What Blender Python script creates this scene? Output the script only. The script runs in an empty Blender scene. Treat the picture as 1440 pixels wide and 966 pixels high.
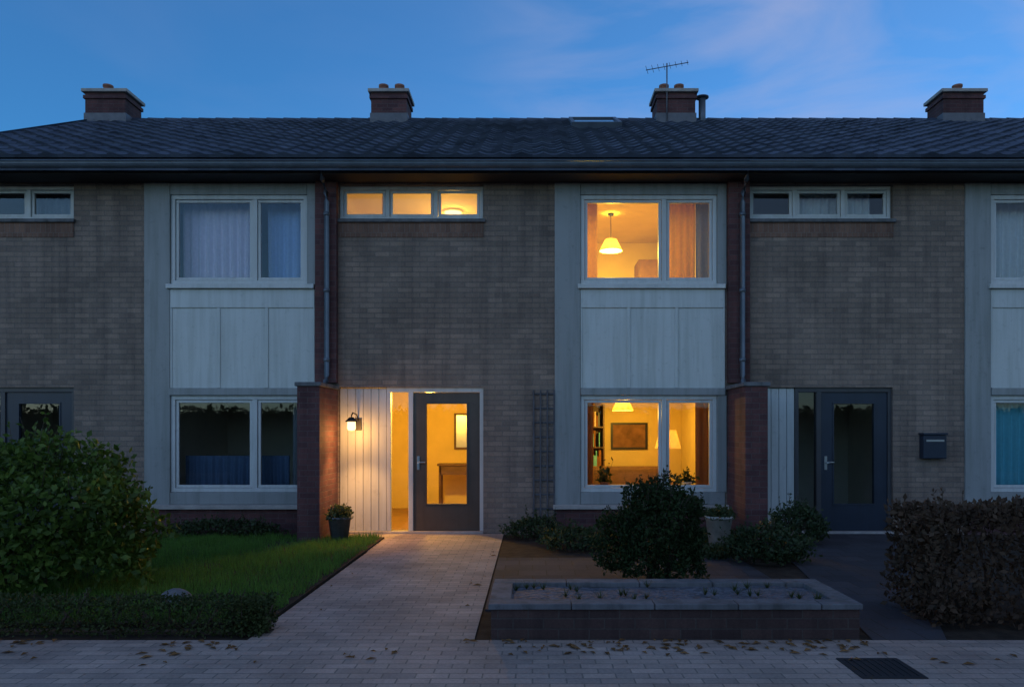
import bpy, bmesh, math, random
from mathutils import Vector, noise
R = math.radians
scene = bpy.context.scene
col = scene.collection
rnd = random.Random(7)

# ------------------------------------------------------------------ camera
F = 11.0                                   # facade distance from the camera
cam_d = bpy.data.cameras.new('camera')
cam_d.sensor_width = 36.0
cam_d.lens = 26.4
cam_d.shift_x = -0.020
cam_d.shift_y = 0.0854
cam_d.clip_start = 0.05
cam_d.clip_end = 4000
cam = bpy.data.objects.new('camera', cam_d)
cam.location = (0, 0, 1.5)
cam.rotation_euler = (R(90), 0, 0)
col.objects.link(cam)
scene.camera = cam

# ------------------------------------------------------------------ sky, sun, exposure
SUN_EL, SUN_AZ = 12.0, 224.0 # dusk, glow low behind the right shoulder
world = bpy.data.worlds.new('World'); scene.world = world
world.use_nodes = True
wn = world.node_tree; wn.nodes.clear()
def N(t, kind, **kw):
    n = t.nodes.new(kind)
    for k, v in kw.items(): setattr(n, k, v)
    return n
sky = N(wn, 'ShaderNodeTexSky', sky_type='NISHITA', sun_disc=False)
sky.sun_elevation = R(SUN_EL); sky.sun_rotation = R(SUN_AZ)
sky.air_density = 1.15; sky.dust_density = 0.2; sky.ozone_density = 9.0
tc = N(wn, 'ShaderNodeTexCoord')
mp = N(wn, 'ShaderNodeMapping'); mp.inputs['Scale'].default_value = (1.6, 1.6, 5.5)
mp.inputs['Rotation'].default_value = (0, R(18), 0)
wn.links.new(tc.outputs['Generated'], mp.inputs['Vector'])
cn = N(wn, 'ShaderNodeTexNoise'); cn.inputs['Scale'].default_value = 2.1; cn.inputs['Detail'].default_value = 7
cn.inputs['Roughness'].default_value = 0.52; cn.inputs['Distortion'].default_value = 0.5
wn.links.new(mp.outputs[0], cn.inputs['Vector'])
cr = N(wn, 'ShaderNodeValToRGB')
cr.color_ramp.elements[0].position = 0.40; cr.color_ramp.elements[0].color = (0, 0, 0, 1)
cr.color_ramp.elements[1].position = 0.82; cr.color_ramp.elements[1].color = (0.75, 0.75, 0.75, 1)
wn.links.new(cn.outputs['Fac'], cr.inputs['Fac'])
SKY_S = 0.15
# one soft pinkish bank of cloud up to the right, thinning out elsewhere
cd = N(wn, 'ShaderNodeVectorMath', operation='DOT_PRODUCT'); cd.inputs[1].default_value = Vector((0.30, 0.86, 0.42)).normalized()
cnm = N(wn, 'ShaderNodeVectorMath', operation='NORMALIZE'); wn.links.new(tc.outputs['Generated'], cnm.inputs[0])
wn.links.new(cnm.outputs[0], cd.inputs[0])
cmr = N(wn, 'ShaderNodeMapRange', interpolation_type='SMOOTHSTEP')
cmr.inputs['From Min'].default_value = 0.915; cmr.inputs['From Max'].default_value = 1.0; cmr.inputs['To Min'].default_value = 0.10
wn.links.new(cd.outputs['Value'], cmr.inputs['Value'])
cmul = N(wn, 'ShaderNodeMath', operation='MULTIPLY')
wn.links.new(cr.outputs[0], cmul.inputs[0]); wn.links.new(cmr.outputs[0], cmul.inputs[1])
tint = N(wn, 'ShaderNodeMix', data_type='RGBA', blend_type='MULTIPLY')
tint.inputs['Factor'].default_value = 1.0
tint.inputs['B'].default_value = (0.99, 1.06, 0.93, 1)
wn.links.new(sky.outputs[0], tint.inputs['A'])
cm = N(wn, 'ShaderNodeMix', data_type='RGBA')
cm.inputs['B'].default_value = (1.85, 1.95, 2.85, 1)
wn.links.new(cmul.outputs[0], cm.inputs['Factor'])
wn.links.new(tint.outputs['Result'], cm.inputs['A'])
bg = N(wn, 'ShaderNodeBackground'); bg.inputs['Strength'].default_value = SKY_S
# pink afterglow spreading over the sky from behind the right shoulder
gd = N(wn, 'ShaderNodeVectorMath', operation='DOT_PRODUCT'); gd.inputs[1].default_value = (0.50, -0.66, 0.42)
wn.links.new(tc.outputs['Generated'], gd.inputs[0])
gm_ = N(wn, 'ShaderNodeMapRange'); gm_.inputs['From Min'].default_value = -0.95; gm_.inputs['From Max'].default_value = 0.9
gm_.interpolation_type = 'LINEAR'
wn.links.new(gd.outputs['Value'], gm_.inputs['Value'])
gp = N(wn, 'ShaderNodeMath', operation='POWER'); gp.inputs[1].default_value = 2.0
wn.links.new(gm_.outputs[0], gp.inputs[0])
GLOW = (1.0, 0.78, 0.50)
ga = N(wn, 'ShaderNodeMix', data_type='RGBA', blend_type='ADD'); ga.inputs['B'].default_value = (*GLOW, 1)
wn.links.new(gp.outputs[0], ga.inputs['Factor']); wn.links.new(cm.outputs['Result'], ga.inputs['A'])
wn.links.new(ga.outputs['Result'], bg.inputs['Color'])
wo = N(wn, 'ShaderNodeOutputWorld')
wn.links.new(bg.outputs[0], wo.inputs[0])

sl = bpy.data.lights.new('sun', 'SUN'); sl.energy = 0.06; sl.angle = R(12); sl.color = (1.0, 0.72, 0.62)
so = bpy.data.objects.new('sun', sl); col.objects.link(so)
_az = R(SUN_AZ)
sdir = Vector((math.sin(_az) * math.cos(R(SUN_EL)), math.cos(_az) * math.cos(R(SUN_EL)), math.sin(R(SUN_EL))))
so.rotation_euler = sdir.to_track_quat('Z', 'Y').to_euler()

vs = scene.view_settings
vs.view_transform = 'Standard'; vs.look = 'None'; vs.exposure = 0.6; vs.gamma = 1.0; vs.use_curve_mapping = False
scene.cycles.max_bounces = 8; scene.cycles.transparent_max_bounces = 12
scene.cycles.sample_clamp_indirect = 4.0
scene.cycles.use_denoising = True

# ------------------------------------------------------------------ materials
MATS = {}
def newmat(name):
    m = bpy.data.materials.new(name); m.use_nodes = True
    t = m.node_tree; t.nodes.clear()
    out = N(t, 'ShaderNodeOutputMaterial')
    MATS[name] = m
    return m, t, out
def ramp(t, src, stops):
    r = N(t, 'ShaderNodeValToRGB')
    e = r.color_ramp.elements
    while len(e) < len(stops): e.new(0.5)
    for i, (p, c) in enumerate(stops):
        e[i].position = p; e[i].color = (*c, 1)
    t.links.new(src, r.inputs['Fac'])
    return r.outputs['Color']
def mixc(t, a, b, fac, mode='MULTIPLY'):
    m = N(t, 'ShaderNodeMix', data_type='RGBA', blend_type=mode)
    for sock, v in (('A', a), ('B', b), ('Factor', fac)):
        if isinstance(v, (int, float)): m.inputs[sock].default_value = v
        elif isinstance(v, tuple): m.inputs[sock].default_value = (*v, 1)
        else: t.links.new(v, m.inputs[sock])
    return m.outputs['Result']
def noise_tex(t, vec, scale, detail=4, rough=0.55):
    n = N(t, 'ShaderNodeTexNoise'); n.inputs['Scale'].default_value = scale
    n.inputs['Detail'].default_value = detail; n.inputs['Roughness'].default_value = rough
    if vec is not None: t.links.new(vec, n.inputs['Vector'])
    return n.outputs['Fac']
def pos(t): return N(t, 'ShaderNodeNewGeometry').outputs['Position']
def bump(t, h, strength, dist):
    b = N(t, 'ShaderNodeBump'); b.inputs['Strength'].default_value = strength; b.inputs['Distance'].default_value = dist
    t.links.new(h, b.inputs['Height'])
    return b.outputs['Normal']
def principled(t, out, colr, rough=0.6, normal=None, metal=0.0, spec=0.5, **kw):
    p = N(t, 'ShaderNodeBsdfPrincipled')
    if isinstance(colr, tuple): p.inputs['Base Color'].default_value = (*colr, 1)
    else: t.links.new(colr, p.inputs['Base Color'])
    if isinstance(rough, (int, float)): p.inputs['Roughness'].default_value = rough
    else: t.links.new(rough, p.inputs['Roughness'])
    p.inputs['Metallic'].default_value = metal
    p.inputs['Specular IOR Level'].default_value = spec
    if normal is not None: t.links.new(normal, p.inputs['Normal'])
    for k, v in kw.items(): p.inputs[k].default_value = v
    t.links.new(p.outputs[0], out.inputs[0])
    return p
def paint(name, c, rough=0.5, var=0.12, scale=3.0, spec=0.4, metal=0.0, bs=0.05, streak=0.0):
    m, t, out = newmat(name)
    P = pos(t)
    n = noise_tex(t, P, scale, 6, 0.6)
    lo = tuple(x * (1 - var) for x in c); hi = tuple(min(1, x * (1 + var)) for x in c)
    cc = ramp(t, n, [(0.3, lo), (0.7, hi)])
    n2 = noise_tex(t, P, 60, 3)
    if streak:
        mpn = N(t, 'ShaderNodeMapping'); mpn.inputs['Scale'].default_value = (9, 9, 0.55); t.links.new(P, mpn.inputs['Vector'])
        n3 = noise_tex(t, mpn.outputs[0], 1.0, 6, 0.65)
        cc = mixc(t, cc, ramp(t, n3, [(0.36, (1 - streak, 1 - streak * 0.98, 1 - streak * 1.1)), (0.56, (1, 1, 1))]), 1.0)
        n4 = noise_tex(t, P, 11, 5, 0.7)
        cc = mixc(t, cc, ramp(t, n4, [(0.28, (1 - streak, 1 - streak, 1 - streak)), (0.42, (1, 1, 1))]), 1.0)
        n2 = noise_tex(t, P, 2.2, 4); bs = 0.35
    principled(t, out, cc, rough, bump(t, n2, bs, 0.004), metal, spec)
    return m
def brick(name, c1, c2, mortar, w=0.21, h=0.065, horizontal=False, bumpd=0.006, stain=0.35, morsize=0.009, flat=False):
    m, t, out = newmat(name)
    P = pos(t)
    s = N(t, 'ShaderNodeSeparateXYZ'); t.links.new(P, s.inputs[0])
    cb = N(t, 'ShaderNodeCombineXYZ')
    if horizontal:
        t.links.new(s.outputs['X'], cb.inputs[0]); t.links.new(s.outputs['Y'], cb.inputs[1])
    else:
        ad = N(t, 'ShaderNodeMath', operation='ADD')
        t.links.new(s.outputs['X'], ad.inputs[0]); t.links.new(s.outputs['Y'], ad.inputs[1])
        t.links.new(ad.outputs[0], cb.inputs[0]); t.links.new(s.outputs['Z'], cb.inputs[1])
    b = N(t, 'ShaderNodeTexBrick')
    b.offset = 0.5; b.squash = 1.0
    b.inputs['Scale'].default_value = 1.0
    b.inputs['Brick Width'].default_value = w + 0.01; b.inputs['Row Height'].default_value = h + 0.01
    b.inputs['Mortar Size'].default_value = morsize * 0.6; b.inputs['Mortar Smooth'].default_value = 0.25
    b.inputs['Bias'].default_value = 0.0
    b.inputs['Color1'].default_value = (*c1, 1); b.inputs['Color2'].default_value = (*c2, 1); b.inputs['Mortar'].default_value = (*mortar, 1)
    t.links.new(cb.outputs[0], b.inputs['Vector'])
    n = noise_tex(t, P, 1.1, 7, 0.62)
    st = ramp(t, n, [(0.3, (1 - stain,) * 3), (0.65, (1.0, 1.0, 1.0))])
    c = mixc(t, b.outputs['Color'], st, 1.0)
    if not horizontal:
        mpn = N(t, 'ShaderNodeMapping'); mpn.inputs['Scale'].default_value = (5, 5, 0.35); t.links.new(P, mpn.inputs['Vector'])
        n3 = noise_tex(t, mpn.outputs[0], 1.0, 6, 0.65)
        c = mixc(t, c, ramp(t, n3, [(0.36, (0.74, 0.75, 0.76)), (0.55, (1, 1, 1))]), 1.0)
    # a second, offset hash picks out odd bricks
    w2 = N(t, 'ShaderNodeTexBrick'); w2.offset = 0.5
    for nm in ('Scale', 'Brick Width', 'Row Height', 'Mortar Size', 'Mortar Smooth'): w2.inputs[nm].default_value = b.inputs[nm].default_value
    w2.inputs['Color1'].default_value = (0.62, 0.62, 0.66, 1); w2.inputs['Color2'].default_value = (1.28, 1.22, 1.14, 1); w2.inputs['Mortar'].default_value = (1, 1, 1, 1)
    sh = N(t, 'ShaderNodeVectorMath', operation='ADD'); sh.inputs[1].default_value = ((w + 0.01) * 37, (h + 0.01) * 58, 0)
    t.links.new(cb.outputs[0], sh.inputs[0]); t.links.new(sh.outputs[0], w2.inputs['Vector'])
    c = mixc(t, c, w2.outputs['Color'], 0.32)
    n2 = noise_tex(t, P, 45, 4, 0.7)
    st2 = ramp(t, n2, [(0.3, (0.78, 0.78, 0.78)), (0.7, (1.1, 1.1, 1.1))])
    c = mixc(t, c, st2, 1.0)
    inv = N(t, 'ShaderNodeMath', operation='SUBTRACT'); inv.inputs[0].default_value = 1.0
    t.links.new(b.outputs['Fac'], inv.inputs[1])
    hs = N(t, 'ShaderNodeMath', operation='MULTIPLY_ADD'); hs.inputs[1].default_value = 0.35
    t.links.new(n2, hs.inputs[0]); t.links.new(inv.outputs[0], hs.inputs[2])
    principled(t, out, c, 0.85, bump(t, hs.outputs[0], 0.7, bumpd), 0, 0.25)
    return m

brick('sand_brick', (0.305, 0.232, 0.188), (0.23, 0.18, 0.148), (0.20, 0.172, 0.152), stain=0.32, morsize=0.013, bumpd=0.012)
brick('soldier_brick', (0.25, 0.145, 0.105), (0.20, 0.115, 0.085), (0.24, 0.18, 0.15), w=0.065, h=0.21)
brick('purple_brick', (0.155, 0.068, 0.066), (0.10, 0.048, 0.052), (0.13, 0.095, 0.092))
brick('clinker_paving', (0.46, 0.375, 0.325), (0.36, 0.305, 0.265), (0.235, 0.21, 0.18), w=0.195, h=0.085, horizontal=True, bumpd=0.004, stain=0.42)
brick('dark_brick', (0.10, 0.062, 0.055), (0.07, 0.045, 0.042), (0.09, 0.075, 0.068))
brick('slate_paving', (0.070, 0.072, 0.085), (0.050, 0.053, 0.064), (0.04, 0.04, 0.035), w=0.29, h=0.29, horizontal=True, bumpd=0.004, stain=0.4)
paint('white_paint', (0.50, 0.52, 0.515), 0.45, 0.05, streak=0.15)
paint('white_panel', (0.48, 0.51, 0.50), 0.5, 0.06, 1.2, streak=0.17)
paint('grey_paint', (0.25, 0.265, 0.265), 0.5, 0.06, 1.5, streak=0.2)
paint('dark_paint', (0.018, 0.027, 0.045), 0.4, 0.15, streak=0.15)
paint('brown_paint', (0.075, 0.058, 0.045), 0.4, 0.15, streak=0.15)
paint('frame_dark', (0.05, 0.05, 0.055), 0.45, 0.15)
paint('soffit_brown', (0.03, 0.03, 0.032), 0.7, 0.2)
paint('zinc', (0.10, 0.125, 0.155), 0.5, 0.2, 5, 0.5, 0.4)
paint('lead', (0.12, 0.125, 0.14), 0.6, 0.2, 6)
paint('concrete', (0.33, 0.31, 0.29), 0.85, 0.22, 6, 0.3, 0, 0.3)
paint('dark_concrete', (0.125, 0.13, 0.14), 0.85, 0.3, 6, 0.3, 0, 0.3, 0.3)
paint('terracotta', (0.26, 0.11, 0.07), 0.8, 0.2, 8)
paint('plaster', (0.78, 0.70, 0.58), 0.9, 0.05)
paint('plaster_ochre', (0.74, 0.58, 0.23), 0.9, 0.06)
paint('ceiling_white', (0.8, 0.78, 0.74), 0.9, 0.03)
paint('wood_floor', (0.26, 0.14, 0.07), 0.4, 0.25, 4)
paint('carpet', (0.55, 0.45, 0.24), 0.95, 0.1, 9)
paint('dark_wood', (0.11, 0.06, 0.035), 0.5, 0.3, 5)
paint('grey_dark_wood', (0.075, 0.075, 0.085), 0.7, 0.3, 6)
paint('mid_wood', (0.26, 0.14, 0.065), 0.5, 0.25, 5)
paint('steel', (0.45, 0.45, 0.46), 0.3, 0.05, 5, 0.5, 1.0)
paint('black_metal', (0.02, 0.021, 0.024), 0.45, 0.1)
paint('bark', (0.08, 0.06, 0.045), 0.9, 0.3, 12, 0.2, 0, 0.6)
paint('soil', (0.035, 0.027, 0.02), 0.95, 0.45, 9, 0.2, 0, 0.9)
paint('stone', (0.42, 0.41, 0.38), 0.85, 0.25, 9, 0.3, 0, 0.5)
paint('kerb_stone', (0.30, 0.29, 0.28), 0.85, 0.2, 5, 0.3, 0, 0.3)
paint('fabric_sofa', (0.14, 0.08, 0.05), 0.95, 0.15, 14)
paint('picture_print', (0.20, 0.10, 0.05), 0.8, 0.5, 5)

def m_asphalt():
    m, t, out = newmat('asphalt'); P = pos(t)
    n = noise_tex(t, P, 120, 3, 0.7); n1 = noise_tex(t, P, 0.8, 6)
    c = ramp(t, n, [(0.3, (0.03, 0.03, 0.032)), (0.75, (0.085, 0.083, 0.08))])
    c = mixc(t, c, ramp(t, n1, [(0.3, (0.7, 0.7, 0.7)), (0.7, (1.1, 1.1, 1.1))]), 1.0)
    principled(t, out, c, 0.85, bump(t, n, 0.6, 0.01))
m_asphalt()
def m_tiles():
    m, t, out = newmat('roof_tile'); P = pos(t)
    s = N(t, 'ShaderNodeSeparateXYZ'); t.links.new(P, s.inputs[0])
    w = N(t, 'ShaderNodeTexWhiteNoise', noise_dimensions='2D')
    fx = N(t, 'ShaderNodeMath', operation='SNAP'); fx.inputs[1].default_value = 0.3
    fy = N(t, 'ShaderNodeMath', operation='SNAP'); fy.inputs[1].default_value = 0.308
    t.links.new(s.outputs['X'], fx.inputs[0]); t.links.new(s.outputs['Y'], fy.inputs[0])
    cb = N(t, 'ShaderNodeCombineXYZ'); t.links.new(fx.outputs[0], cb.inputs[0]); t.links.new(fy.outputs[0], cb.inputs[1])
    t.links.new(cb.outputs[0], w.inputs['Vector'])
    c = ramp(t, w.outputs['Value'], [(0.0, (0.034, 0.046, 0.078)), (1.0, (0.064, 0.083, 0.13))])
    n = noise_tex(t, P, 1.3, 6, 0.65)
    c = mixc(t, c, ramp(t, n, [(0.35, (0.55, 0.60, 0.56)), (0.7, (1.3, 1.25, 1.15))]), 1.0)
    n2 = noise_tex(t, P, 40, 4)
    principled(t, out, c, 0.7, bump(t, n2, 0.4, 0.006), 0, 0.35)
m_tiles()
def m_glass(name, refl, tintc=(0.93, 0.96, 0.96), rough=0.0):
    m, t, out = newmat(name)
    f = N(t, 'ShaderNodeFresnel'); f.inputs['IOR'].default_value = 1.5
    mu = N(t, 'ShaderNodeMath', operation='MULTIPLY'); mu.inputs[1].default_value = refl; mu.use_clamp = True
    t.links.new(f.outputs[0], mu.inputs[0])
    tr = N(t, 'ShaderNodeBsdfTransparent'); tr.inputs[0].default_value = (*tintc, 1)
    gl = N(t, 'ShaderNodeBsdfGlossy'); gl.inputs['Roughness'].default_value = rough
    P = pos(t); n = noise_tex(t, P, 1.3, 2)
    t.links.new(bump(t, n, 0.06, 0.02), gl.inputs['Normal'])
    mx = N(t, 'ShaderNodeMixShader')
    t.links.new(mu.outputs[0], mx.inputs[0]); t.links.new(tr.outputs[0], mx.inputs[1]); t.links.new(gl.outputs[0], mx.inputs[2])
    t.links.new(mx.outputs[0], out.inputs[0])
m_glass('glass', 1.6, (0.97, 0.98, 0.98))
def m_frosted():
    m, t, out = newmat('frosted_glass')
    a = N(t, 'ShaderNodeBsdfTranslucent'); a.inputs[0].default_value = (0.82, 0.8, 0.74, 1)
    d = N(t, 'ShaderNodeBsdfTransparent'); d.inputs[0].default_value = (0.9, 0.9, 0.88, 1)
    g = N(t, 'ShaderNodeBsdfGlossy'); g.inputs['Roughness'].default_value = 0.15
    m1 = N(t, 'ShaderNodeMixShader'); m1.inputs[0].default_value = 0.35
    m2 = N(t, 'ShaderNodeMixShader'); m2.inputs[0].default_value = 0.06
    t.links.new(a.outputs[0], m1.inputs[1]); t.links.new(d.outputs[0], m1.inputs[2])
    t.links.new(m1.outputs[0], m2.inputs[1]); t.links.new(g.outputs[0], m2.inputs[2])
    t.links.new(m2.outputs[0], out.inputs[0])
m_frosted()
def m_cloth(name, c, trans, clear=0.0):
    m, t, out = newmat(name); P = pos(t)
    n = noise_tex(t, P, 25, 3)
    cc = ramp(t, n, [(0.3, tuple(x * 0.9 for x in c)), (0.7, c)])
    d = N(t, 'ShaderNodeBsdfDiffuse'); a = N(t, 'ShaderNodeBsdfTranslucent')
    t.links.new(cc, d.inputs[0]); t.links.new(cc, a.inputs[0])
    m1 = N(t, 'ShaderNodeMixShader'); m1.inputs[0].default_value = trans
    t.links.new(d.outputs[0], m1.inputs[1]); t.links.new(a.outputs[0], m1.inputs[2])
    last = m1
    if clear:
        tr = N(t, 'ShaderNodeBsdfTransparent'); m2 = N(t, 'ShaderNodeMixShader'); m2.inputs[0].default_value = clear
        t.links.new(m1.outputs[0], m2.inputs[1]); t.links.new(tr.outputs[0], m2.inputs[2]); last = m2
    t.links.new(last.outputs[0], out.inputs[0])
m_cloth('net_cloth', (0.85, 0.87, 0.88), 0.15, 0.08)
m_cloth('lilac_cloth', (0.90, 0.80, 0.93), 0.06)
m_cloth('blue_cloth', (0.44, 0.60, 0.90), 0.06)
m_cloth('ochre_cloth', (0.72, 0.50, 0.08), 0.55)
m_cloth('rust_cloth', (0.38, 0.18, 0.07), 0.3)
m_cloth('teal_cloth', (0.22, 0.66, 0.78), 0.08)
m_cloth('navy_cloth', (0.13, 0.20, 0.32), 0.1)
m_cloth('grey_cloth', (0.32, 0.33, 0.36), 0.25)
m_cloth('shade_cloth', (0.85, 0.72, 0.5), 0.6)
def m_emit(name, c, s):
    m, t, out = newmat(name)
    e = N(t, 'ShaderNodeEmission'); e.inputs[0].default_value = (*c, 1); e.inputs[1].default_value = s
    t.links.new(e.outputs[0], out.inputs[0])
m_emit('bulb_warm', (1.0, 0.55, 0.16), 9.0)
m_emit('bulb_porch', (1.0, 0.56, 0.18), 3.2)
def m_leaf(name, lo, hi, trans=0.3, rough=0.5, spec=0.3):
    m, t, out = newmat(name)
    g = N(t, 'ShaderNodeNewGeometry')
    n = noise_tex(t, g.outputs['Position'], 3.5, 3)
    ad = N(t, 'ShaderNodeMath', operation='MULTIPLY_ADD'); ad.inputs[1].default_value = 0.5
    t.links.new(g.outputs['Random Per Island'], ad.inputs[0])
    m0 = N(t, 'ShaderNodeMath', operation='MULTIPLY'); m0.inputs[1].default_value = 0.6
    t.links.new(n, m0.inputs[0]); t.links.new(m0.outputs[0], ad.inputs[2])
    c = ramp(t, ad.outputs[0], [(0.2, lo), (0.75, hi)])
    p = N(t, 'ShaderNodeBsdfPrincipled'); t.links.new(c, p.inputs['Base Color'])
    p.inputs['Roughness'].default_value = rough; p.inputs['Specular IOR Level'].default_value = spec
    a = N(t, 'ShaderNodeBsdfTranslucent'); t.links.new(c, a.inputs[0])
    mx = N(t, 'ShaderNodeMixShader'); mx.inputs[0].default_value = trans
    t.links.new(p.outputs[0], mx.inputs[1]); t.links.new(a.outputs[0], mx.inputs[2])
    t.links.new(mx.outputs[0], out.inputs[0])
m_leaf('laurel_leaf', (0.028, 0.062, 0.010), (0.11, 0.175, 0.026))
m_leaf('yew_leaf', (0.010, 0.022, 0.008), (0.026, 0.045, 0.013), 0.15, 0.7, 0.15)
m_leaf('box_leaf', (0.025, 0.042, 0.014), (0.06, 0.08, 0.024), 0.2, 0.6, 0.2)
m_leaf('brown_leaf', (0.045, 0.030, 0.021), (0.10, 0.064, 0.040), 0.2, 0.7, 0.15)
m_leaf('grass_blade', (0.05, 0.125, 0.02), (0.12, 0.25, 0.042), 0.35, 0.6, 0.2)
m_leaf('cover_leaf', (0.02, 0.038, 0.016), (0.05, 0.075, 0.028), 0.25, 0.5, 0.25)
m_leaf('dead_leaf', (0.10, 0.055, 0.025), (0.24, 0.13, 0.05), 0.2, 0.8, 0.15)
def m_gravel():
    m, t, out = newmat('slate_chips'); P = pos(t)
    v = N(t, 'ShaderNodeTexVoronoi'); v.inputs['Scale'].default_value = 26
    t.links.new(P, v.inputs['Vector'])
    s = N(t, 'ShaderNodeSeparateColor'); t.links.new(v.outputs['Color'], s.inputs[0])
    c = ramp(t, s.outputs[0], [(0.0, (0.045, 0.055, 0.07)), (1.0, (0.12, 0.135, 0.165))])
    principled(t, out, c, 0.7, bump(t, v.outputs['Distance'], 0.9, 0.03))
m_gravel()

# ------------------------------------------------------------------ helpers
class MB:
    """collects faces, links them as ONE mesh object"""
    def __init__(s): s.v = []; s.f = []; s.smooth = []
    def face(s, pts, smooth=False):
        b = len(s.v); s.v += [tuple(p) for p in pts]; s.f.append(tuple(range(b, b + len(pts)))); s.smooth.append(smooth)
    def box(s, x0, x1, y0, y1, z0, z1, bev=0.0):
        if bev <= 0:
            b = len(s.v)
            s.v += [(x, y, z) for z in (z0, z1) for y in (y0, y1) for x in (x0, x1)]
            for q in ((0, 2, 3, 1), (4, 5, 7, 6), (0, 1, 5, 4), (2, 6, 7, 3), (0, 4, 6, 2), (1, 3, 7, 5)):
                s.f.append(tuple(b + i for i in q)); s.smooth.append(False)
            return
        bm = bmesh.new(); bmesh.ops.create_cube(bm, size=1)
        for v in bm.verts:
            v.co = Vector(((x0 + x1) / 2 + v.co.x * (x1 - x0), (y0 + y1) / 2 + v.co.y * (y1 - y0), (z0 + z1) / 2 + v.co.z * (z1 - z0)))
        bmesh.ops.bevel(bm, geom=bm.edges[:], offset=min(bev, 0.45 * min(x1 - x0, y1 - y0, z1 - z0)), segments=2, affect='EDGES', profile=0.5)
        s.bm(bm)
    def bm(s, bm, smooth=False):
        bm.verts.index_update(); b = len(s.v)
        s.v += [tuple(v.co) for v in bm.verts]
        for f in bm.faces: s.f.append(tuple(b + v.index for v in f.verts)); s.smooth.append(smooth)
        bm.free()
    def tube(s, pts, r, n=8, caps=True):
        pts = [Vector(p) for p in pts]; rs = r if isinstance(r, (list, tuple)) else [r] * len(pts)
        b = len(s.v)
        for i, p in enumerate(pts):
            d = (pts[min(i + 1, len(pts) - 1)] - pts[max(i - 1, 0)]).normalized()
            u = d.orthogonal().normalized() if abs(d.z) < 0.99 else Vector((1, 0, 0)); w = d.cross(u).normalized(); u = w.cross(d)
            for k in range(n):
                a = 2 * math.pi * k / n
                s.v.append(tuple(p + (u * math.cos(a) + w * math.sin(a)) * rs[i]))
        for i in range(len(pts) - 1):
            for k in range(n):
                s.f.append((b + i * n + k, b + i * n + (k + 1) % n, b + (i + 1) * n + (k + 1) % n, b + (i + 1) * n + k)); s.smooth.append(True)
        if caps:
            s.f.append(tuple(b + k for k in reversed(range(n)))); s.smooth.append(False)
            s.f.append(tuple(b + (len(pts) - 1) * n + k for k in range(n))); s.smooth.append(False)
    def lathe(s, prof, cx, cy, n=20):
        b = len(s.v)
        for r, z in prof:
            for k in range(n):
                a = 2 * math.pi * k / n; s.v.append((cx + r * math.cos(a), cy + r * math.sin(a), z))
        for i in range(len(prof) - 1):
            for k in range(n):
                s.f.append((b + i * n + k, b + i * n + (k + 1) % n, b + (i + 1) * n + (k + 1) % n, b + (i + 1) * n + k)); s.smooth.append(True)
    def build(s, name, mat, parent=None, origin=None):
        o0 = Vector(parent['_o']) if parent is not None else Vector(origin or (0, 0, 0))
        me = bpy.data.meshes.new(name)
        me.from_pydata([(x - o0.x, y - o0.y, z - o0.z) for x, y, z in s.v], [], s.f)
        me.polygons.foreach_set('use_smooth', s.smooth)
        me.materials.append(MATS[mat]); me.update()
        o = bpy.data.objects.new(name, me); col.objects.link(o)
        if parent is not None: o.parent = parent
        else: o.location = o0
        o['_o'] = tuple(o0)
        return o
def tag(o, label=None, cat=None, group=None, kind=None):
    if label: o['label'] = label
    if cat: o['category'] = cat
    if group: o['group'] = group
    if kind: o['kind'] = kind
    return o
def empty(name, loc, label, cat, group=None):
    o = bpy.data.objects.new(name, None); col.objects.link(o); o.location = loc; o['_o'] = tuple(loc)
    o.empty_display_size = 0.2
    return tag(o, label, cat, group)
def holed(mb, x0, x1, z0, z1, holes, y0, y1):
    """a wall slab with rectangular openings, one closed shell"""
    xs = sorted({x0, x1, *[h[0] for h in holes], *[h[1] for h in holes]}); zs = sorted({z0, z1, *[h[2] for h in holes], *[h[3] for h in holes]})
    xs = [x for x in xs if x0 <= x <= x1]; zs = [z for z in zs if z0 <= z <= z1]
    def solid(i, j):
        if i < 0 or j < 0 or i >= len(xs) - 1 or j >= len(zs) - 1: return False
        cx, cz = (xs[i] + xs[i + 1]) / 2, (zs[j] + zs[j + 1]) / 2
        return not any(h[0] < cx < h[1] and h[2] < cz < h[3] for h in holes)
    for i in range(len(xs) - 1):
        for j in range(len(zs) - 1):
            if not solid(i, j): continue
            a, b, c, d = xs[i], xs[i + 1], zs[j], zs[j + 1]
            mb.face([(a, y0, c), (b, y0, c), (b, y0, d), (a, y0, d)]); mb.face([(b, y1, c), (a, y1, c), (a, y1, d), (b, y1, d)])
            if not solid(i - 1, j): mb.face([(a, y1, c), (a, y0, c), (a, y0, d), (a, y1, d)])
            if not solid(i + 1, j): mb.face([(b, y0, c), (b, y1, c), (b, y1, d), (b, y0, d)])
            if not solid(i, j - 1): mb.face([(a, y1, c), (b, y1, c), (b, y0, c), (a, y0, c)])
            if not solid(i, j + 1): mb.face([(a, y0, d), (b, y0, d), (b, y1, d), (a, y1, d)])

def leaf(m, p, size, rg, up=0.3):
    d = Vector((rg.gauss(0, 1), rg.gauss(0, 1), rg.gauss(0, 1) + up)).normalized()
    s = d.cross(Vector((rg.gauss(0, 1), rg.gauss(0, 1), rg.gauss(0, 1)))).normalized()
    n = d.cross(s); L = size * rg.uniform(0.5, 1.35); w = L * 0.28
    b = len(m.v)
    m.v += [tuple(p), tuple(p + d * L * 0.5 + s * w - n * w * 0.25), tuple(p + d * L - n * L * 0.12), tuple(p + d * L * 0.5 - s * w - n * w * 0.25)]
    m.f += [(b, b + 1, b + 2), (b, b + 2, b + 3)]; m.smooth += [False, False]

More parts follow.
